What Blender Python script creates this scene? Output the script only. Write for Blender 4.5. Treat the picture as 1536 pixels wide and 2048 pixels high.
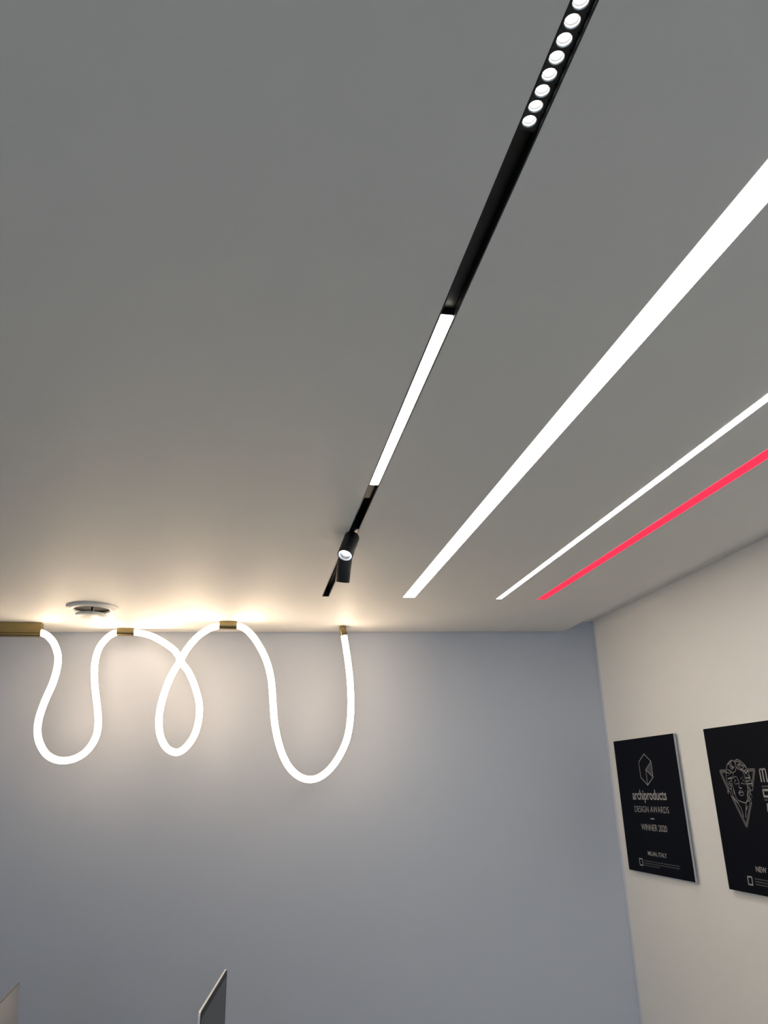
import bpy, bmesh, math, random
from mathutils import Vector, Matrix

random.seed(4)
for o in list(bpy.data.objects): bpy.data.objects.remove(o, do_unlink=True)
sc = bpy.context.scene
COL = sc.collection

# ------------------------------------------------------------------ camera
H = 0.68                      # camera to ceiling, metres
CZ = 1.72                     # camera height
F = 1493.0                    # focal length in pixels of the 1536 x 2048 frame
XA = Vector((0.98384184, 0.04148601, 0.17416699))      # world axes seen in camera (x right, y down, z forward)
YA = Vector((-0.17766148, 0.34668664, 0.92100205))
ZA = Vector((-0.02217267, -0.93706312, 0.34845529))
cam = bpy.data.cameras.new('camera'); camo = bpy.data.objects.new('camera', cam); COL.objects.link(camo)
cam.sensor_fit = 'VERTICAL'; cam.sensor_height = 36.0; cam.sensor_width = 27.0; cam.lens = F/2048*36
cam.clip_start = 0.01
M = Matrix(((XA[0], -XA[1], -XA[2], 0), (YA[0], -YA[1], -YA[2], 0), (ZA[0], -ZA[1], -ZA[2], CZ), (0, 0, 0, 1)))
camo.matrix_world = M
sc.camera = camo

# ------------------------------------------------------------------ world (daylight outside the window) and exposure
w = bpy.data.worlds.new('daylight'); sc.world = w; w.use_nodes = True
bg = w.node_tree.nodes['Background']
bg.inputs[0].default_value = (0.47, 0.70, 1.0, 1); bg.inputs[1].default_value = 2.5
sc.view_settings.view_transform = 'Standard'; sc.view_settings.look = 'None'
sc.view_settings.gamma = 1.0; sc.view_settings.use_curve_mapping = False
sc.view_settings.exposure = 0.0

L_SNAKE, L_WIDE, L_THIN, L_TRACK = (34.0, 2.0), 9.0, 54.0, 8.0   # rope lamp: front and back of the tube

# ------------------------------------------------------------------ pixel helpers: direction of a photo pixel, cut with a real plane
def ray(px, py):
    v = Vector((px-768.0, py-1024.0, F))
    return Vector((XA.dot(v), YA.dot(v), ZA.dot(v)))
def on_z(px, py, z):
    r = ray(px, py); r = r*((z-CZ)/r.z); return Vector((r.x, r.y, z))
def on_x(px, py, x):
    r = ray(px, py); r = r*(x/r.x); return Vector((x, r.y, r.z+CZ))
def on_y(px, py, y):
    r = ray(px, py); r = r*(y/r.y); return Vector((r.x, y, r.z+CZ))

# ------------------------------------------------------------------ materials
def mat(name, col, rough=0.6, metal=0.0, emit=None, strength=0.0, noise=0.0, nscale=40.0, bump=0.0, spec=None):
    m = bpy.data.materials.new(name); m.use_nodes = True
    nt = m.node_tree; b = nt.nodes['Principled BSDF']
    b.inputs['Base Color'].default_value = (*col, 1); b.inputs['Roughness'].default_value = rough
    b.inputs['Metallic'].default_value = metal
    if spec is not None: b.inputs['Specular IOR Level'].default_value = spec
    if emit:
        b.inputs['Emission Color'].default_value = (*emit, 1); b.inputs['Emission Strength'].default_value = strength
    if noise or bump:
        tc = nt.nodes.new('ShaderNodeTexCoord'); nz = nt.nodes.new('ShaderNodeTexNoise')
        nz.inputs['Scale'].default_value = nscale; nz.inputs['Detail'].default_value = 4
        nt.links.new(tc.outputs['Object'], nz.inputs['Vector'])
        if noise:
            mr = nt.nodes.new('ShaderNodeMixRGB'); mr.blend_type = 'MIX'
            mr.inputs[1].default_value = (*[c*(1-noise) for c in col], 1)
            mr.inputs[2].default_value = (*[min(1, c*(1+noise)) for c in col], 1)
            nt.links.new(nz.outputs['Fac'], mr.inputs[0]); nt.links.new(mr.outputs[0], b.inputs['Base Color'])
        if bump:
            bp = nt.nodes.new('ShaderNodeBump'); bp.inputs['Strength'].default_value = bump; bp.inputs['Distance'].default_value = 0.001
            nt.links.new(nz.outputs['Fac'], bp.inputs['Height']); nt.links.new(bp.outputs[0], b.inputs['Normal'])
    return m
def glow(name, col, strength):
    m = bpy.data.materials.new(name); m.use_nodes = True
    nt = m.node_tree; nt.nodes.clear()
    e = nt.nodes.new('ShaderNodeEmission'); o = nt.nodes.new('ShaderNodeOutputMaterial')
    e.inputs[0].default_value = (*col, 1); e.inputs[1].default_value = strength
    nt.links.new(e.outputs[0], o.inputs[0]); return m
def pane_mat():
    m = bpy.data.materials.new('window_glass'); m.use_nodes = True
    nt = m.node_tree; nt.nodes.clear()
    o = nt.nodes.new('ShaderNodeOutputMaterial'); mx = nt.nodes.new('ShaderNodeMixShader')
    t = nt.nodes.new('ShaderNodeBsdfTransparent'); g = nt.nodes.new('ShaderNodeBsdfGlossy'); g.inputs['Roughness'].default_value = 0.02
    mx.inputs[0].default_value = 0.06
    nt.links.new(t.outputs[0], mx.inputs[1]); nt.links.new(g.outputs[0], mx.inputs[2]); nt.links.new(mx.outputs[0], o.inputs[0]); return m

WARM = (1.0, 0.765, 0.53)
def tube_mat():                                    # silicone tube; emission weakened toward wall and ceiling, which an even glow over-lit
    m = glow('lit_silicone_tube', WARM, 1.0); nt = m.node_tree
    g = nt.nodes.new('ShaderNodeNewGeometry'); sx = nt.nodes.new('ShaderNodeSeparateXYZ'); mr = nt.nodes.new('ShaderNodeMapRange')
    mr.inputs['From Min'].default_value = -0.6; mr.inputs['From Max'].default_value = 0.5
    mr.inputs['To Min'].default_value = L_SNAKE[0]; mr.inputs['To Max'].default_value = L_SNAKE[1]
    nt.links.new(g.outputs['Normal'], sx.inputs[0]); nt.links.new(sx.outputs['Y'], mr.inputs['Value'])
    up = nt.nodes.new('ShaderNodeMapRange'); up.inputs['From Min'].default_value = 0.1; up.inputs['From Max'].default_value = 0.8
    up.inputs['To Min'].default_value = 1.0; up.inputs['To Max'].default_value = 0.15
    nt.links.new(sx.outputs['Z'], up.inputs['Value'])
    mu = nt.nodes.new('ShaderNodeMath'); mu.operation = 'MULTIPLY'; nt.links.new(mr.outputs[0], mu.inputs[0]); nt.links.new(up.outputs[0], mu.inputs[1])
    e = [n for n in nt.nodes if n.type == 'EMISSION'][0]; nt.links.new(mu.outputs[0], e.inputs[1]); return m
MT = dict(
    wall=mat('warm_white_wall_paint', (0.86, 0.86, 0.845), 0.75, noise=0.012, nscale=3, bump=0.02),
    backwall=mat('pale_blue_grey_wall_paint', (0.565, 0.605, 0.685), 0.75, noise=0.012, nscale=3, bump=0.02),
    ceil=mat('white_ceiling_paint', (0.74, 0.74, 0.73), 0.6, noise=0.01, nscale=5, bump=0.02),
    floor=mat('grey_floor', (0.46, 0.46, 0.42), 0.5, noise=0.08, nscale=6),
    black=mat('black_aluminium', (0.006, 0.0065, 0.008), 0.42, noise=0.1, nscale=30),
    deep=mat('black_channel', (0.004, 0.004, 0.005), 0.35),
    rail=mat('dark_rail_lip', (0.03, 0.028, 0.025), 0.35, 0.6),
    brass=mat('brushed_brass', (0.30, 0.228, 0.10), 0.30, 1.0, noise=0.06, nscale=60),
    tube=tube_mat(),
    wide=glow('lit_white_diffuser', (1.0, 0.93, 0.80), L_WIDE),
    thin=glow('lit_thin_diffuser', (1.0, 0.94, 0.84), L_THIN),
    red=glow('lit_red_diffuser', (1.0, 0.045, 0.105), 1.0),
    pink=glow('lit_red_rim', (1.0, 0.19, 0.24), 1.0),
    track=glow('lit_track_diffuser', (1.0, 0.94, 0.82), L_TRACK),
    lens=glow('lit_lens', (1.0, 0.98, 0.97), 5.0),
    cup=mat('reflector', (0.75, 0.76, 0.8), 0.25, 0.9),
    smallcup=mat('small_reflector', (0.55, 0.56, 0.56), 0.35, 0.7),
    face=mat('black_face_plate', (0.02, 0.021, 0.022), 0.5),
    vent=mat('white_vent_plastic', (0.72, 0.72, 0.71), 0.4),
    dark=mat('dark_throat', (0.03, 0.03, 0.03), 0.7),
    plaque=mat('navy_black_plaque_print', (0.003, 0.004, 0.008), 0.6, spec=0.06),
    edge=mat('plaque_board_edge', (0.42, 0.44, 0.46), 0.6),
    print=mat('grey_print', (0.34, 0.335, 0.33), 0.6),
    dimprint=mat('dim_grey_print', (0.075, 0.075, 0.082), 0.6),
    alu=mat('silver_aluminium', (0.50, 0.485, 0.46), 0.38, 0.75),
    bright=mat('highlit_aluminium_edge', (0.88, 0.88, 0.87), 0.3, 0.15),  # near-white base colour paints in the highlight along the aluminium edge
    glass=mat('dark_screen_glass', (0.03, 0.03, 0.033), 0.3, spec=0.2),
    bezel=mat('black_bezel', (0.004, 0.004, 0.005), 0.4, spec=0.1),
    desk=mat('dark_desk_laminate', (0.10, 0.10, 0.10), 0.5, noise=0.02, nscale=8),
    steel=mat('grey_desk_steel', (0.3, 0.3, 0.31), 0.4, 0.7),
    frame=mat('white_window_frame', (0.7, 0.7, 0.7), 0.4),
    pane=pane_mat(),
    trim=mat('corner_joint_filler', (0.62, 0.66, 0.74), 0.5),
)

# ------------------------------------------------------------------ mesh helpers
def obj(name, bm, m, parent=None, smooth=False):
    me = bpy.data.meshes.new(name)
    bmesh.ops.recalc_face_normals(bm, faces=bm.faces)
    bm.to_mesh(me); bm.free()
    if smooth:
        for p in me.polygons: p.use_smooth = True
    ms = m if isinstance(m, (list, tuple)) else [m]
    for x in ms: me.materials.append(x)
    o = bpy.data.objects.new(name, me); COL.objects.link(o)
    if parent:
        o.parent = parent; o.matrix_parent_inverse = Matrix.Translation(-parent.location)
    return o
def tag(o, label, cat, group=None):
    o['label'] = label; o['category'] = cat
    if group: o['group'] = group
    return o
def thing(name, label, cat, loc, group=None):
    o = bpy.data.objects.new(name, None); COL.objects.link(o); o.location = loc; o.empty_display_size = 0.05
    return tag(o, label, cat, group)
def struct(name, bm, m, label, parent=None):
    o = obj(name, bm, m, parent)
    if not parent: o['kind'] = 'structure'
    o['label'] = label; return o
def box(bm, a, b):
    vs = [bm.verts.new((x, y, z)) for z in (a[2], b[2]) for y in (a[1], b[1]) for x in (a[0], b[0])]
    for f in ((0, 1, 3, 2), (4, 5, 7, 6), (0, 1, 5, 4), (2, 3, 7, 6), (0, 2, 6, 4), (1, 3, 7, 5)): bm.faces.new([vs[i] for i in f])
def quadbox(bm, pts, z0, z1):                      # prism over a four-point outline
    lo = [bm.verts.new((p[0], p[1], z0)) for p in pts]; hi = [bm.verts.new((p[0], p[1], z1)) for p in pts]
    bm.faces.new(lo); bm.faces.new(hi); n = len(pts)
    for i in range(n): bm.faces.new((lo[i], lo[(i+1) % n], hi[(i+1) % n], hi[i]))
def bxo(name, a, b, m, parent=None, bevel=0.0):
    bm = bmesh.new(); box(bm, a, b)
    if bevel: bmesh.ops.bevel(bm, geom=list(bm.edges), offset=bevel, segments=2, affect='EDGES')
    return obj(name, bm, m, parent)
def basis(d):
    d = d.normalized(); u = d.orthogonal().normalized(); return u, d.cross(u), d
def lathe(bm, prof, origin, axis, n=40):           # prof: (radius, distance along axis)
    u, v, d = basis(Vector(axis)); origin = Vector(origin); rings = []
    for r, t in prof:
        if r < 1e-6: rings.append([bm.verts.new(origin+d*t)])
        else: rings.append([bm.verts.new(origin+d*t+(u*math.cos(k*2*math.pi/n)+v*math.sin(k*2*math.pi/n))*r) for k in range(n)])
    for a, b in zip(rings, rings[1:]):
        for k in range(n):
            k2 = (k+1) % n
            if len(a) == 1 and len(b) == 1: continue
            if len(a) == 1: bm.faces.new((a[0], b[k], b[k2]))
            elif len(b) == 1: bm.faces.new((a[k], a[k2], b[0]))
            else: bm.faces.new((a[k], a[k2], b[k2], b[k]))
def catmull(pts, per=6):
    out = []; P = [pts[0]*2-pts[1]]+list(pts)+[pts[-1]*2-pts[-2]]
    for i in range(1, len(P)-2):
        p0, p1, p2, p3 = P[i-1:i+3]
        for k in range(per):
            t = k/per
            out.append(0.5*((2*p1)+(p2-p0)*t+(2*p0-5*p1+4*p2-p3)*t*t+(3*p1-p0-3*p2+p3)*t**3))
    out.append(P[-2]); return out
def sweep(bm, pts, r, n=20):
    rings = []; t0 = (pts[1]-pts[0]).normalized(); u = t0.orthogonal().normalized()
    for i, p in enumerate(pts):
        t = (pts[min(i+1, len(pts)-1)]-pts[max(i-1, 0)]).normalized()
        u = (u-t*u.dot(t)).normalized(); v = t.cross(u)
        rings.append([bm.verts.new(p+(u*math.cos(k*2*math.pi/n)+v*math.sin(k*2*math.pi/n))*r) for k in range(n)])
    for a, b in zip(rings, rings[1:]):
        for k in range(n): bm.faces.new((a[k], a[(k+1) % n], b[(k+1) % n], b[k]))
    bm.faces.new(rings[0]); bm.faces.new(rings[-1])

# ------------------------------------------------------------------ the room
ZC = CZ+H                                          # dropped ceiling
ZS = CZ+1.072*H                                    # slab above it
XR = 2.384*H; XL = -2.6; YF = -2.6                 # right wall, left wall, wall behind the camera
BA = Vector((-1.557*H, 5.113*H)); BB = Vector((2.154*H, 4.836*H)); BS = (BB.y-BA.y)/(BB.x-BA.x)
def yb(x): return BA.y+(x-BA.x)*BS                 # back wall line on plan
XE = 2.16*H                                        # right edge of the dropped ceiling

bm = bmesh.new(); quadbox(bm, [(XL-.1, YF-.1), (XR+.1, YF-.1), (XR+.1, yb(XR+.1)+.1), (XL-.1, yb(XL-.1)+.1)], -0.1, 0.0)
struct('floor', bm, MT['floor'], 'grey floor of the showroom')
bm = bmesh.new(); quadbox(bm, [(XL-.1, yb(XL-.1)+.004), (XR+.1, yb(XR+.1)+.004), (XR+.1, yb(XR+.1)+.1), (XL-.1, yb(XL-.1)+.1)], 0.0, ZS)
struct('wall_back', bm, MT['backwall'], 'pale blue-grey back wall behind the looping neon lamp')
bm = bmesh.new(); quadbox(bm, [(XR, YF-.1), (XR+.1, YF-.1), (XR+.1, yb(XR+.1)+.004), (XR, yb(XR)+.004)], 0.0, ZS)
struct('wall_right', bm, MT['wall'], 'white right wall carrying the black award plaques')
bm = bmesh.new(); quadbox(bm, [(XL-.1, YF-.1), (XL, YF-.1), (XL, yb(XL)+.004), (XL-.1, yb(XL-.1)+.004)], 0.0, ZS)
struct('wall_left', bm, MT['wall'], 'white left wall out of view')
# wall behind the camera with a window
WX0, WX1, WZ0, WZ1 = -1.9, 0.9, 0.85, 2.2
bm = bmesh.new()
for a, b in (((XL, YF-.1, 0), (WX0, YF, ZS)), ((WX1, YF-.1, 0), (XR, YF, ZS)), ((WX0, YF-.1, 0), (WX1, YF, WZ0)), ((WX0, YF-.1, WZ1), (WX1, YF, ZS))): box(bm, a, b)
struct('wall_front', bm, MT['wall'], 'white wall behind the camera with the window')
win = bpy.data.objects.new('window_1', None); COL.objects.link(win); win.location = ((WX0+WX1)/2, YF-.05, WZ0); win['kind'] = 'structure'; win['label'] = 'wide daylight window behind the camera'
for a, b in (((WX0, YF-.08, WZ0), (WX1, YF-.02, WZ0+.05)), ((WX0, YF-.08, WZ1-.05), (WX1, YF-.02, WZ1)), ((WX0, YF-.08, WZ0+.05), (WX0+.05, YF-.02, WZ1-.05)), ((WX1-.05, YF-.08, WZ0+.05), (WX1, YF-.02, WZ1-.05)), ((-.525, YF-.08, WZ0+.05), (-.475, YF-.02, WZ1-.05))):
    bxo('window_frame', a, b, MT['frame'], win)
for a, b in (((WX0+.05, YF-.055, WZ0+.05), (-.525, YF-.047, WZ1-.05)), ((-.475, YF-.055, WZ0+.05), (WX1-.05, YF-.047, WZ1-.05))): bxo('window_pane', a, b, MT['pane'], win)
pl = bpy.data.lights.new('window_portal', 'AREA'); pl.shape = 'RECTANGLE'; pl.size = WX1-WX0; pl.size_y = WZ1-WZ0; pl.cycles.is_portal = True
po = bpy.data.objects.new('window_portal', pl); COL.objects.link(po); po.location = ((WX0+WX1)/2, YF-.12, (WZ0+WZ1)/2); po.rotation_euler = (math.radians(90), 0, 0)

# slab above the dropped ceiling
bm = bmesh.new(); quadbox(bm, [(XL-.1, YF-.1), (XR+.1, YF-.1), (XR+.1, yb(XR+.1)+.1), (XL-.1, yb(XL-.1)+.1)], ZS, ZS+0.1)
struct('ceiling_slab', bm, MT['ceil'], 'upper ceiling seen in the narrow gap along the right wall')
# dropped ceiling with slots
YS = -1.2*H
SL = dict(track=(.397*H, .436*H, 3.990*H), wide=(.847*H, .913*H, 3.971*H), thin=(1.387*H, 1.415*H, 3.960*H), red=(1.622*H, 1.677*H, 3.953*H))
TK = 0.046
bm = bmesh.new(); x = XL
def slabpiece(x0, x1, y0, y1a, y1b): quadbox(bm, [(x0, y0), (x1, y0), (x1, y1b), (x0, y1a)], ZC, ZC+TK)
for k in ('track', 'wide', 'thin', 'red'):
    x0, x1, ye = SL[k]
    slabpiece(x, x0, YF, yb(x)-.001, yb(x0)-.001)
    slabpiece(x0, x1, ye, yb(x0)-.001, yb(x1)-.001); slabpiece(x0, x1, YF, YS, YS)
    x = x1
slabpiece(x, XE, YF, yb(x)-.001, yb(XE)-.001)
struct('ceiling', bm, MT['ceil'], 'white dropped ceiling with flush light slots')
# corner joint between back and right wall
bm = bmesh.new(); quadbox(bm, [(XR-.006, yb(XR)-.002), (XR-.0005, yb(XR)-.006), (XR-.0005, yb(XR)+.0035), (XR-.006, yb(XR)+.0035)], 0.0, ZS)
struct('trim_1', bm, MT['trim'], 'thin vertical joint in the corner of the back and right walls')

# ------------------------------------------------------------------ recessed black track
x0, x1, ye = SL['track']; xc = (x0+x1)/2
t = thing('recessed_track', 'long black recessed lighting track running along the ceiling', 'light track', (xc, ye, ZC))
e = 0.0006
bxo('channel_side', (x0+e, YS+e, ZC-.0005), (x0+.0022, ye-e, ZC+TK-.002), MT['black'], t)
bxo('channel_side', (x1-.0022, YS+e, ZC-.0005), (x1-e, ye-e, ZC+TK-.002), MT['black'], t)
bxo('channel_top', (x0+.0022, YS+e, ZC+TK-.004), (x1-.0022, ye-e, ZC+TK-.002), MT['deep'], t)
bxo('end_cap', (x0+.0022, ye-.003, ZC-.0005), (x1-.0022, ye-e, ZC+TK-.004), MT['black'], t)
for xa in (x0+.0022, x1-.0047): bxo('conductor_rail', (xa, YS+.004, ZC+.0315), (xa+.0025, ye-.004, ZC+.0355), MT['rail'], t)
# row of lenses
def mod_y(px, py): return on_z(px, py, ZC).y
yA, yB = on_z(1044, 268, ZC).y, YS+.02
gm = thing('downlight_module', 'black track module with a row of bright round lenses near the frame top', 'downlight', (xc, yA, ZC))
ZM = ZC+.005
bxo('housing', (x0+.0026, yB, ZM+.0062), (x1-.0026, yA, ZC+.030), MT['black'], gm)
pitch = .0283*H; yl = .846*H*1.006; NL = 14
lens_y = [yl-k*pitch for k in range(NL)]
ax = xc-.0008; rl = 0.0078; NS = 32
bm = bmesh.new()                                    # face plate with one round hole for each lens
hx = (x1-x0)/2-.0027
for y in lens_y:
    top_y = (yA-y) if y == lens_y[0] else pitch/2
    inner, outer, deep = [], [], []
    for k in range(NS):
        c_, s_ = math.cos(2*math.pi*k/NS), math.sin(2*math.pi*k/NS)
        hy = top_y if s_ > 0 else pitch/2
        f_ = min((hx+(xc-ax)*(1 if c_ > 0 else -1))/max(abs(c_), 1e-6), hy/max(abs(s_), 1e-6))
        inner.append(bm.verts.new((ax+c_*(rl+.0004), y+s_*(rl+.0004), ZM)))
        outer.append(bm.verts.new((ax+c_*f_, y+s_*f_, ZM)))
    for k in range(NS):
        j = (k+1) % NS; bm.faces.new((inner[k], inner[j], outer[j], outer[k]))
box(bm, (x0+.0027, yA-.0012, ZM), (x1-.0027, yA-.0002, ZM+.006))
obj('face_plate', bm, MT['face'], gm)
for k, y in enumerate(lens_y):
    bm = bmesh.new(); lathe(bm, [(rl+.0004, 0), (rl-.0001, 0.0001), (rl-.0008, .0060), (rl+.0004, .0060), (rl+.0004, 0)], (ax, y, ZM), (0, 0, 1), NS)
    cup = obj('reflector_cup', bm, MT['smallcup'], gm, True)
    bm = bmesh.new(); lathe(bm, [(0, .0046), (.0040, .0047), (.0060, .0050), (.0066, .0054), (.0066, .0059), (0, .0059)], (ax, y, ZM), (0, 0, 1), 24)
    l = obj('lens', bm, MT['lens'], gm, True)
    l.parent = cup; l.matrix_parent_inverse = Matrix.Identity(4)
# blank cover between
# linear module
yN, yFar = on_z(890, 633, ZC).y, on_z(749, 970, ZC).y
lm = thing('linear_module', 'lit white linear bar inside the black ceiling track', 'linear light', (xc, yFar, ZC))
bxo('housing', (x0+.0026, yN, ZC+.004), (x1-.0026, yFar, ZC+.030), MT['black'], lm)
bm = bmesh.new(); w_ = .0098
box(bm, (xc-w_, yN+.0008, ZC-.0004), (xc+w_, yFar-.0008, ZC+.004))
obj('diffuser', bm, MT['track'], lm)
# blank adaptors
bl = tag(bxo('blank_cover', (x0+.0030, yA+.004, ZC+.014), (x1-.0030, yN-.004, ZC+.022), MT['deep']), 'plain black cover in the track between lenses and lit bar', 'track cover')
yc1 = on_z(729, 1003, ZC).y
bxa = tag(bxo('power_adaptor', (x0+.0050, yFar+.004, ZC+.010), (x1-.0050, yc1, ZC+.030), MT['black'], None, .0006), 'small dark power adaptor in the track beyond the lit bar', 'track adaptor')

def spotlight(name, label, centre, axis, L, R, power, y_stem):
    axis = Vector(axis).normalized(); centre = Vector(centre)
    top = centre-axis*L/2; bot = centre+axis*L/2
    s = thing(name, label, 'spotlight', (xc, y_stem, ZC), 'cylindrical track spotlights')
    # adaptor sits in the track
    bxo('adaptor', (x0+.0028, y_stem-.055, ZC-.0003), (x1-.0028, y_stem+.055, ZC+.028), MT['deep'], s)
    pv = centre-axis*L*0.28
    bm = bmesh.new(); a = Vector((xc, y_stem, ZC+.004))
    bm2 = bm; d = pv-a
    lathe(bm2, [(0, 0), (.0075, 0), (.0075, .006), (.0050, .010), (.0050, d.length), (0, d.length)], a, d, 20)
    obj('stem', bm2, MT['black'], s, True)
    bm = bmesh.new()
    lathe(bm, [(0, 0), (R-.003, 0), (R-.0008, .0008), (R, .003), (R, L-.001), (R-.0006, L), (R-.0022, L), (R-.0022, L-.03), (0, L-.03)], top, axis, 48)
    o = obj('body', bm, MT['black'], s, True)
    md = o.modifiers.new('edge', 'EDGE_SPLIT'); md.split_angle = math.radians(40)
    bm = bmesh.new()
    lathe(bm, [(R-.0024, L-.0012), (R-.0032, L-.0035), (R-.0050, L-.012), (R-.0068, L-.013), (R-.0068, L-.016), (R-.0024, L-.016), (R-.0024, L-.0012)], top, axis, 48)
    rf = obj('reflector', bm, MT['cup'], s, True)
    bm = bmesh.new(); lathe(bm, [(0, L-.0125), (R-.0070, L-.0135), (R-.0070, L-.0155), (0, L-.0155)], top, axis, 40)
    obj('lens', bm, MT['lens'], s, True)
    ld = bpy.data.lights.new('spot_beam', 'SPOT'); ld.energy = power; ld.spot_size = math.radians(50); ld.spot_blend = 0.6; ld.shadow_soft_size = R*.6; ld.color = (1, .95, .88)
    lo = bpy.data.objects.new('spot_beam', ld); COL.objects.link(lo); lo.parent = s; lo.matrix_parent_inverse = Matrix.Translation(-s.location)
    lo.location = top+axis*(L-.010); lo.rotation_euler = axis.to_track_quat('-Z', 'Y').to_euler()
    return s
def P(a, b, c): return (a*H, b*H, CZ+c*H)
spotlight('track_spotlight', 'black cylinder spotlight tilted toward the camera, its lit lens in view', P(.395, 2.885, .937), (-.312, -.443, -.84), .120*H, .0315*H, 3.0, 2.93*H)
spotlight('track_spotlight', 'black cylinder spotlight pointing down beneath the lit one, lens hidden', P(.4125, 3.172, .920), (-.075, .364, -.925), .112*H, .0315*H, 3.0, 3.155*H)

# ------------------------------------------------------------------ flush light strips
def strip(name, k, label, m, rim=None, cat='light strip', round_end=False):
    x0, x1, ye = SL[k]
    s = thing(name, label, cat, ((x0+x1)/2, ye, ZC))
    bxo('housing', (x0+.0008, YS+.001, ZC+.006), (x1-.0008, ye-.001, ZC+TK-.004), MT['frame'], s)
    r = .0030 if rim else .0004
    bxo('diffuser', (x0+r, YS+.001, ZC-.0003), (x1-r, ye-r, ZC+.006), m, s)
    if rim:
        bxo('rim', (x0+.0004, YS+.001, ZC-.0002), (x0+r, ye-.0004, ZC+.005), rim, s)
        bxo('rim', (x1-r, YS+.001, ZC-.0002), (x1-.0004, ye-.0004, ZC+.005), rim, s)
        bxo('rim', (x0+r, ye-r, ZC-.0002), (x1-r, ye-.0004, ZC+.005), rim, s)
    return s
strip('light_strip', 'wide', 'widest white flush light strip, next to the black track', MT['wide'])
strip('light_strip', 'thin', 'narrow white flush light strip beside the red one', MT['thin'])
strip('light_strip', 'red', 'glowing red flush light strip in the ceiling', MT['red'], MT['pink'])

# ------------------------------------------------------------------ looping neon lamp
Z1 = lambda x, y: (x/3.84, 1180+y/3.84)
Z2 = lambda x, y: (360+x/3.657, 1180+y/3.657)
S1 = [Z1(*p) for p in ((300, 325), (325, 330), (370, 355), (415, 410), (443, 490), (445, 560), (430, 640), (400, 730), (355, 830), (320, 920), (297, 1000), (288, 1080), (300, 1160), (340, 1240), (400, 1290), (480, 1310), (570, 1295), (650, 1250), (710, 1180), (745, 1100), (755, 1010), (750, 920), (738, 820), (728, 720), (725, 620), (735, 530), (765, 440), (820, 370), (870, 335), (905, 325))]
S2 = [Z1(*p) for p in ((1025, 325), (1060, 327), (1110, 337), (1180, 360), (1270, 410), (1350, 475))]+[Z2(*p) for p in ((15, 535), (60, 595), (100, 680), (133, 790), (143, 870), (135, 960), (110, 1050), (65, 1125), (15, 1172), (-35, 1187))]+[Z1(*p) for p in ((1280, 1212), (1235, 1130), (1220, 1020), (1230, 920), (1260, 800), (1310, 670))]+[Z2(*p) for p in ((8, 505), (60, 420), (130, 340), (210, 285), (265, 266), (295, 262))]
S3 = [Z2(*p) for p in ((410, 262), (440, 266), (485, 290), (540, 348), (600, 445), (640, 540), (664, 640), (675, 740), (681, 840), (691, 960), (712, 1080), (748, 1200), (800, 1297), (870, 1362), (945, 1385), (1020, 1368), (1100, 1305), (1170, 1205), (1220, 1090), (1243, 970), (1250, 850), (1248, 740), (1240, 620), (1225, 500), (1210, 400), (1200, 340), (1193, 300))]
RT = .0200*H
def snake(px, ya, yz):
    n = len(px); ls = [0]
    for a, b in zip(px, px[1:]): ls.append(ls[-1]+math.hypot(b[0]-a[0], b[1]-a[1]))
    out = []
    for (x, y), l in zip(px, ls):
        s = l/ls[-1]; s = s*s*(3-2*s)
        out.append(on_y(x, y, ya+(yz-ya)*s))
    return catmull(out, 5)
Y1, Y2, Y3, Y4 = 4.815*H, 4.945*H, 4.690*H, 4.775*H
lamp = thing('neon_rope_lamp', 'glowing white rope lamp looping below the ceiling from brass holders', 'rope lamp', (-.45*H, 4.8*H, ZC))
P1 = snake(S1, Y1, Y2); P2 = snake(S2, Y2, Y3); P3 = snake(S3, Y3, Y4)
for p in (P1, P2, P3):
    bm = bmesh.new(); sweep(bm, p, RT); obj('lit_tube', bm, MT['tube'], lamp, True)
def clip(pa, pb, y, name, extra=0.0, hw=None):
    xa, xb = pa, pb; zc = 0
    hw = hw or RT*1.12
    return xa, xb, y, hw
def brass_clip(xa, xb, y, ztube, name, hw):
    # closed U profile: flat top under the ceiling, rounded belly around the tube
    bm = bmesh.new(); prof = [(-hw, ZC-.0002), (-hw, ztube)]
    for k in range(1, 12):
        a = math.pi+k*math.pi/12; prof.append((hw*math.cos(a), ztube+hw*math.sin(a)))
    prof += [(hw, ztube), (hw, ZC-.0002)]
    A = [bm.verts.new((xa, y+p, q)) for p, q in prof]; B = [bm.verts.new((xb, y+p, q)) for p, q in prof]
    bm.faces.new(A); bm.faces.new(B)
    for i in range(len(prof)): j = (i+1) % len(prof); bm.faces.new((A[i], A[j], B[j], B[i]))
    o = obj(name, bm, MT['brass'], lamp)
    md = o.modifiers.new('bevel', 'BEVEL'); md.width = .0006; md.segments = 2; md.limit_method = 'ANGLE'
    return o
zt2 = (P1[-1].z+P2[0].z)/2; zt3 = (P2[-1].z+P3[0].z)/2
brass_clip(P1[-1].x-.004, P2[0].x+.004, Y2, zt2, 'brass_clip', RT*1.10)
brass_clip(P2[-1].x-.004, P3[0].x+.004, Y3, zt3, 'brass_clip', RT*1.10)
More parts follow.
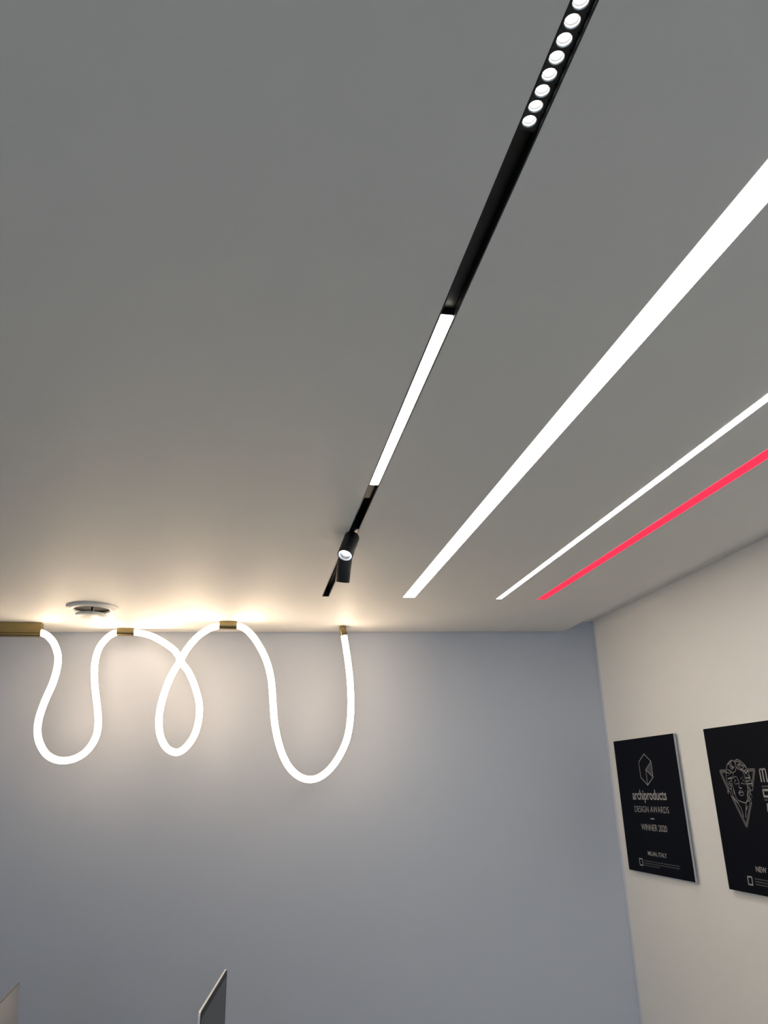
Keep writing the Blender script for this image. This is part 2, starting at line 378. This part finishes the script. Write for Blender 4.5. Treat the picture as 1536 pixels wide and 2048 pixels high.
# long brass canopy on the left
zb = on_y(40, 1271.5, Y1-RT*1.3).z; xe = P1[0].x+.010; xs = xe-1.0
bm = bmesh.new(); hw = RT*1.35; zl = zb+.014
prof = [(-hw, ZC-.0002), (-hw, zl), (-hw*.86, zl-.002), (-hw*.86, zl-.004), (-hw*.95, zl-.005), (-hw*.95, zb+.004), (-hw*.7, zb), (hw*.7, zb), (hw*.95, zb+.004), (hw, zl), (hw, ZC-.0002)]
A = [bm.verts.new((xs, Y1+p, q)) for p, q in prof]; B = [bm.verts.new((xe, Y1+p, q)) for p, q in prof]
bm.faces.new(A); bm.faces.new(B)
for i in range(len(prof)): j = (i+1) % len(prof); bm.faces.new((A[i], A[j], B[j], B[i]))
obj('brass_canopy', bm, MT['brass'], lamp)
# end cap up to the ceiling
d = (P3[-1]-P3[-4]).normalized(); c0 = P3[-1]-d*.021
top = c0+d*((ZC-c0.z)/d.z)
bm = bmesh.new(); Lc = (top-c0).length; rc = RT*1.1
lathe(bm, [(RT*1.005, -.0002), (rc-.0006, 0), (rc, .0008), (rc, Lc*.94), (rc-.001, Lc-.0005), (0, Lc-.0005)], c0, d, 32)
obj('brass_end_cap', bm, MT['brass'], lamp, True)

# ------------------------------------------------------------------ round ceiling vent
vc = Vector((-.862*H, 4.350*H, ZC)); VR = .139*H
v = thing('air_vent', 'round white ceiling air valve with a hanging disc, above the rope lamp', 'vent', vc)
bm = bmesh.new(); lathe(bm, [(VR*.70, .002), (VR*.99, -.0004), (VR, -.003), (VR*.97, -.006), (VR*.84, -.0125), (VR*.75, -.014), (VR*.70, -.012), (VR*.66, .0), (VR*.70, .002)], vc, (0, 0, 1), 64)
obj('flange', bm, MT['vent'], v, True)
bm = bmesh.new(); lathe(bm, [(VR*.70, -.009), (VR*.72, -.0095), (VR*.60, -.0005), (0, -.0005)], vc, (0, 0, 1), 64)
obj('throat', bm, MT['dark'], v, True)
bm = bmesh.new(); lathe(bm, [(0, -.042), (VR*.25, -.0413), (VR*.45, -.0390), (VR*.58, -.0335), (VR*.61, -.0300), (VR*.58, -.0280), (0, -.026)], vc, (0, 0, 1), 64)
obj('disc', bm, MT['vent'], v, True)
bm = bmesh.new(); lathe(bm, [(0, -.028), (.004, -.028), (.004, -.0005), (0, -.0005)], vc+Vector((0, 0, 0)), (0, 0, 1), 16)
obj('screw_post', bm, MT['dark'], v, True)
bxo('bracket', (vc.x-.004, vc.y+VR*.05, ZC-.0275), (vc.x+.004, vc.y+VR*.15, ZC-.0005), MT['vent'], v)
bxo('bracket', (vc.x-.0015, vc.y-VR*.64, ZC-.010), (vc.x+.0015, vc.y-VR*.50, ZC-.0005), MT['black'], v)

# ------------------------------------------------------------------ award plaques
PT = .017; XP = XR-PT                              # printed face
XI = XP-.0003
RC = 0
def ribbons(name, lines, width, parent, m, smooth=False):
    """strokes given in photo pixels, laid on the printed face of the plaque"""
    global RC
    bm = bmesh.new()
    for ln in lines:
        if smooth and len(ln) > 2: ln = [(q.x, q.y) for q in catmull([Vector((*q, 0)) for q in ln], 4)]
        pts = [on_x(px, py, XI) for px, py in ln]
        RC = (RC+1) % 40; lift = Vector((-.00001*RC, 0, 0)); pts = [q+lift for q in pts]
        for a, b in zip(pts, pts[1:]):
            dd = (b-a)
            if dd.length < 1e-6: continue
            dd.normalize(); n = Vector((0, -dd.z, dd.y))*(width/2); a2, b2 = a-dd*width*.3, b+dd*width*.3
            bm.faces.new([bm.verts.new(q) for q in (a2+n, b2+n, b2-n, a2-n)])
    o = obj(name, bm, m, parent)
    for p in o.data.polygons:
        if p.normal.x > 0: p.flip()
    return o
def text(body, parent, m, u0, u1, z0, z1, bold=0.0, name='lettering'):
    """u: y of the left and right end (left is farther), z: bottom and top of the glyph bounds"""
    cu = bpy.data.curves.new('t', 'FONT'); cu.body = body; cu.size = 1; cu.offset = bold; cu.resolution_u = 4
    to = bpy.data.objects.new('t', cu); COL.objects.link(to)
    dg = bpy.context.evaluated_depsgraph_get(); dg.update()
    me = bpy.data.meshes.new_from_object(to.evaluated_get(dg)); bpy.data.objects.remove(to, do_unlink=True)
    xs = [q.co.x for q in me.vertices]; ys = [q.co.y for q in me.vertices]
    xa, xb, ya, yb_ = min(xs), max(xs), min(ys), max(ys)
    for q in me.vertices:
        s = (q.co.x-xa)/(xb-xa); r = (q.co.y-ya)/(yb_-ya)
        q.co = Vector((XI, u0+(u1-u0)*s, z0+(z1-z0)*r))
    me.name = name; me.materials.clear(); me.materials.append(m)
    o = bpy.data.objects.new(name, me); COL.objects.link(o); o.parent = parent; o.matrix_parent_inverse = Matrix.Translation(-parent.location)
    return o
def tx(body, parent, m, left, right, bot, top, bold=0.0):
    return text(body, parent, m, on_x(*left, XI).y, on_x(*right, XI).y, on_x(*bot, XI).z, on_x(*top, XI).z, bold)
def plaque(name, label, ya, yb_, z0, z1):
    p = thing(name, label, 'plaque', (XR, (ya+yb_)/2, z0), 'award plaques on the right wall')
    bxo('board', (XP+.0004, yb_, z0), (XP+.008, ya, z1), MT['edge'], p)
    for sy in (ya-.06, yb_+.06):
        for sz in (z0+.06, z1-.06):
            bm = bmesh.new(); lathe(bm, [(0, 0), (.008, 0), (.008, XR-XP-.0082), (0, XR-XP-.0082)], (XP+.0081, sy, sz), (1, 0, 0), 20)
            obj('standoff', bm, MT['steel'], p, True)
    bxo('printed_face', (XP, yb_, z0), (XP+.0004, ya, z1), MT['plaque'], p)
    return p
tl, br = on_x(1227, 1483, XP), on_x(1392, 1766, XP)
bl_ = on_x(1258, 1738, XP); tr = on_x(1345, 1467, XP)
pz1 = (tl.z+tr.z)/2; pz0 = (bl_.z+br.z)/2
pya = (tl.y+bl_.y)/2; pyb = (tr.y+br.y)/2
p1 = plaque('award_plaque', 'black square plaque with hexagon emblem nearest the room corner', pya, pyb, pz0, pz1)
Q = lambda x, y: (1250+x/10.775, 1490+y/10.775)
lw = .0032
hexa = [[Q(*q) for q in ((405, 195), (560, 355), (605, 690), (490, 865), (340, 695), (295, 370), (405, 195))], [Q(560, 355), Q(445, 535), Q(605, 690)], [Q(448, 535), Q(490, 865)]]
ribbons('emblem_outline', hexa, lw, p1, MT['print'])
lp = lambda a, b, t: (a[0]+(b[0]-a[0])*t, a[1]+(b[1]-a[1])*t)
ribbons('emblem_hatching', [[Q(*lp((445, 535), (605, 690), t/8)), Q(*lp((560, 355), (605, 690), t/8))] for t in range(1, 8)], lw*.55, p1, MT['print'])
tx('archiproducts', p1, MT['print'], (1266.2, 1600), (1334, 1600), (1292, 1606), (1309, 1579.6), .018)
tx('DESIGN AWARDS', p1, MT['print'], (1269.5, 1618), (1337.7, 1620), (1337, 1626.9), (1337, 1613.9), -.004)
ribbons('dash', [[(1301.5, 1637.3), (1308.5, 1637.9)]], .0042, p1, MT['print'])
tx('WINNER 2020', p1, MT['print'], (1282.5, 1653), (1334, 1658), (1334, 1664.5), (1283, 1647.3), .004)
tx('MILAN, ITALY', p1, MT['print'], (1295.9, 1707), (1333.5, 1710), (1320, 1715.6), (1296, 1702), .018)
ribbons('code_frame', [[(1278.6, 1717), (1284.6, 1717.8), (1286.4, 1730.6), (1280.4, 1729.6), (1278.6, 1717)]], .0045, p1, MT['print'])
def dashes(a, b, seed):
    rr = random.Random(seed); out = []; t_ = 0.0
    while t_ < 1:
        l = rr.uniform(.04, .11); out.append([lp(a, b, t_), lp(a, b, min(1, t_+l))]); t_ += l+.018
    return out
ribbons('fine_print', dashes((1288.5, 1721), (1359.4, 1733), 1)+dashes((1288.8, 1725.4), (1360, 1738), 2)+dashes((1289.2, 1729.8), (1319.8, 1735.7), 3), .0030, p1, MT['dimprint'])

a2 = on_x(1406, 1458, XP); b2 = on_x(1459, 1780, XP)
y2 = (a2.y+b2.y)/2
p2 = plaque('award_plaque', 'black square plaque with woman in triangle emblem, cut by the right frame edge', y2, y2-(pya-pyb), pz0, pz1)
Q2 = lambda x, y: (1420+x/10.24, 1500+y/10.24)
ql = lambda s: [[Q2(*q) for q in ln] for ln in s]
for bar in ([(215, 435), (325, 432)], [(770, 412), (905, 405)], [(905, 415), (868, 740)], [(832, 1110), (752, 1555)], [(212, 440), (370, 800)], [(455, 960), (745, 1555)]):
    ribbons('emblem_bar', ql([bar]), .0105, p2, MT['dimprint'])
ribbons('emblem_hair', ql([
 [(540, 360), (500, 240), (440, 215), (390, 250), (350, 310), (335, 400), (330, 450), (335, 560), (345, 640), (370, 720), (400, 790), (440, 800)],
 [(500, 235), (550, 195), (600, 215), (660, 260), (720, 320), (750, 370), (780, 430), (800, 500), (830, 590), (860, 680), (880, 770), (870, 830)],
 [(360, 400), (430, 440), (475, 470)], [(345, 460), (400, 480), (360, 530), (430, 460)], [(370, 590), (440, 560)], [(385, 660), (420, 640), (430, 580)], [(380, 700), (430, 690), (410, 740), (450, 730), (430, 800)],
 [(620, 400), (700, 420), (745, 400)], [(700, 440), (760, 500), (800, 540)], [(720, 470), (780, 430)], [(730, 570), (820, 570)], [(750, 640), (820, 620), (790, 580)], [(760, 690), (830, 750), (780, 690), (860, 690)],
 [(780, 760), (850, 830), (800, 840), (850, 920), (860, 970), (840, 1000), (850, 1100)]]), lw*1.05, p2, MT['print'], True)
ribbons('emblem_curls', ql([
 [(390, 300), (440, 280), (430, 320), (480, 340), (430, 370), (450, 390), (500, 350)], [(400, 340), (440, 330)], [(370, 300), (400, 260), (440, 240)],
 [(520, 260), (560, 230), (620, 280), (560, 300), (640, 320), (690, 350), (650, 390), (600, 350), (560, 330)], [(600, 240), (650, 300), (700, 320), (740, 370)],
]), lw*.75, p2, MT['print'], True)
ribbons('emblem_strands', ql([
 [(790, 850), (780, 950), (830, 1000), (780, 1050)], [(770, 1010), (740, 1100), (745, 1220), (770, 1150)], [(820, 900), (800, 1000), (820, 1080)],
 [(380, 820), (360, 860), (385, 890), (385, 840), (420, 870), (435, 930), (460, 960), (560, 1070), (620, 1160), (660, 1250), (690, 1370)], [(440, 800), (460, 900), (510, 1000), (580, 1080)], [(480, 800), (500, 900)], [(740, 1110), (735, 1380)]]), lw*.75, p2, MT['print'], True)
ribbons('emblem_face', ql([
 [(535, 380), (520, 430), (480, 470), (470, 540), (445, 590), (450, 680), (470, 740), (490, 820), (520, 920), (550, 1000), (600, 1040), (690, 1075), (750, 1070), (775, 1000), (765, 900), (780, 800), (755, 700), (740, 600), (700, 500), (670, 430), (600, 395), (545, 360)],
 [(470, 585), (500, 550), (540, 550), (570, 590)], [(630, 585), (660, 560), (690, 565), (715, 595)], [(525, 615), (500, 650), (510, 690), (545, 695), (580, 680)], [(670, 615), (710, 640), (730, 690), (690, 690), (640, 680)],
 [(575, 610), (595, 680), (595, 760)], [(605, 780), (650, 780)], [(590, 880), (620, 835), (655, 840), (690, 880), (690, 910), (650, 935), (605, 905), (590, 880)], [(600, 880), (650, 865), (690, 885)]]), lw*.95, p2, MT['print'], True)
ribbons('lettering', ql([[(1055, 645), (1010, 410), (1035, 388), (1065, 400), (1112, 645)], [(1072, 400), (1105, 385), (1130, 402), (1175, 645)]]), .0055, p2, MT['print'])
ribbons('lettering', ql([[(1250, 820), (1085, 820), (1110, 950), (1270, 955), (1250, 820)]]), .0065, p2, MT['print'])
ribbons('rule_line', ql([[(1065, 745), (1500, 745)], [(1120, 1023), (1500, 1030)]]), .0038, p2, MT['dimprint'])
ribbons('lettering', ql([[(1178, 1105), (1190, 1250)]]), .0065, p2, MT['print'])
tx('NEW', p2, MT['print'], (1512, 1740), (1532.9, 1740), (1532.9, 1746.8), (1512, 1732.5), .018)
na, nb = on_x(1512, 1740, XI).y, on_x(1532.9, 1740, XI).y
text('YORK', p2, MT['print'], nb-(na-nb)*.16, nb-(na-nb)*1.45, on_x(1532.9, 1746.8, XI).z, on_x(1512, 1732.5, XI).z, .018)
ribbons('code_frame', [[(1495, 1753), (1503.4, 1754.2), (1505.8, 1770), (1497.6, 1768.6), (1495, 1753)]], .0045, p2, MT['print'])
ribbons('fine_print', dashes((1510, 1757.5), (1580, 1770), 4)+dashes((1511, 1763), (1580, 1776), 5)+dashes((1512, 1768.5), (1560, 1778), 6), .0030, p2, MT['dimprint'])

# ------------------------------------------------------------------ computers on desks (only the tops show)
DZ = 0.72
def computer(name, label, pf, pn, screen_side):
    """pf, pn: far and near top corners on plan; screen_side +1 = screen faces +x"""
    pf, pn = Vector((*pf, 0)), Vector((*pn, 0)); W = .528
    mid = (pf+pn)/2; u = (pf-pn).normalized(); n = Vector((u.y, -u.x, 0))*screen_side   # n: out of the screen
    if n.x*screen_side < 0: n = -n
    c = thing(name, label, 'computer', (mid.x, mid.y, DZ))
    z1, z0 = DZ+.450, DZ+.085
    def pt(a, z, o_): q = mid+u*a+n*o_; return Vector((q.x, q.y, z))
    rr = .012
    def outline(ins):
        out = []; hw = W/2-ins; r = rr-min(ins, rr*.6)
        for cx, cz, a0 in ((hw-r, z1-ins-r, 0), (-(hw-r), z1-ins-r, 90), (-(hw-r), z0+ins+r, 180), (hw-r, z0+ins+r, 270)):
            for k in range(7):
                a = math.radians(a0+15*k); out.append((cx+r*math.cos(a), cz+r*math.sin(a)))
        return out
    def slab(bm, ol, o0, o1):
        A = [bm.verts.new(pt(a, z, o0)) for a, z in ol]; B = [bm.verts.new(pt(a, z, o1)) for a, z in ol]
        bm.faces.new(A); bm.faces.new(B); k = len(ol)
        for i in range(k): bm.faces.new((A[i], A[(i+1) % k], B[(i+1) % k], B[i]))
    bm = bmesh.new(); slab(bm, outline(0), -.0056, 0); obj('case_edge', bm, MT['bright'] if screen_side > 0 else MT['steel'], c)  # painted edge highlight on one computer, plain darker grey on the other
    bm = bmesh.new(); slab(bm, outline(.0015), 0, .0008); obj('bezel', bm, MT['bezel'], c)
    bm = bmesh.new(); A = [bm.verts.new(pt(a, z, .0009)) for a, z in ((W/2-.018, z1-.020), (-W/2+.018, z1-.020), (-W/2+.018, z0+.075), (W/2-.018, z0+.075))]; bm.faces.new(A); obj('display', bm, MT['glass'], c)
    bm = bmesh.new(); A = [bm.verts.new(pt(a, z, .0010)) for a, z in ((W/2-.006, z0+.058), (-W/2+.006, z0+.058), (-W/2+.006, z0+.006), (W/2-.006, z0+.006))]; bm.faces.new(A); obj('chin', bm, MT['alu'], c)
    # bulging back
    bm = bmesh.new(); NX, NZ = 28, 20; g = []
    for i in range(NX+1):
        row = []
        for j in range(NZ+1):
            a = -1+2*i/NX; b = -1+2*j/NZ
            d = .036*(max(0, 1-abs(a)**2.4)**.75)*(max(0, 1-abs(b)**2.4)**.75)
            row.append(bm.verts.new(pt(a*(W/2-.004), (z0+z1)/2+b*((z1-z0)/2-.004), -.0058-d)))
        g.append(row)
    for i in range(NX):
        for j in range(NZ): bm.faces.new((g[i][j], g[i+1][j], g[i+1][j+1], g[i][j+1]))
    obj('curved_back', bm, MT['alu'], c, True)
    # stand: foot and arm
    bm = bmesh.new(); A = []
    for o0, o1, za, zb_ in ((-.12, .06, DZ, DZ+.006),):
        pts = [pt(.09, 0, o0), pt(.09, 0, o1), pt(-.09, 0, o1), pt(-.09, 0, o0)]
        quadbox(bm, [(q.x, q.y) for q in pts], za, zb_)
    obj('stand_foot', bm, MT['alu'], c)
    bm = bmesh.new(); prof = [(-.118, DZ+.006), (-.110, DZ+.006), (-.034, DZ+.21), (-.040, DZ+.23)]
    A = [bm.verts.new(pt(.08, z, o_)) for o_, z in prof]; B = [bm.verts.new(pt(-.08, z, o_)) for o_, z in prof]
    bm.faces.new(A); bm.faces.new(B)
    for i in range(4): bm.faces.new((A[i], A[(i+1) % 4], B[(i+1) % 4], B[i]))
    obj('stand_arm', bm, MT['alu'], c)
    return c
ZT = DZ+.450
f1, n1 = on_z(454, 1937, ZT), on_z(401, 2024, ZT); dr = (n1-f1).normalized()
computer('desktop_computer', 'slim desktop computer seen edge-on, dark screen facing the right wall', (f1.x, f1.y), (f1.x+dr.x*.528, f1.y+dr.y*.528), 1)
f2, n2 = on_z(37, 1963, ZT), on_z(0, 2001, ZT); dr = (n2-f2).normalized()
computer('desktop_computer', 'silver back of a desktop computer at the lower left corner', (f2.x, f2.y), (f2.x+dr.x*.528, f2.y+dr.y*.528), -1)
def desk(label, xa, xb, ya, yb_):
    d = thing('desk', label, 'desk', ((xa+xb)/2, (ya+yb_)/2, 0), 'desks along the back wall')
    bxo('desk_top', (xa, ya, DZ-.025), (xb, yb_, DZ), MT['desk'], d, .002)
    for x_ in (xa+.03, xb-.07):
        for y_ in (ya+.03, yb_-.07): bxo('leg', (x_, y_, 0), (x_+.04, y_+.04, DZ-.025), MT['steel'], d)
desk('dark desk under the computer with the dark screen', -.30, .55, 1.9, yb(.55)-.05)
desk('dark desk under the silver-backed computer', -1.16, -.31, 1.9, yb(-.31)-.05)
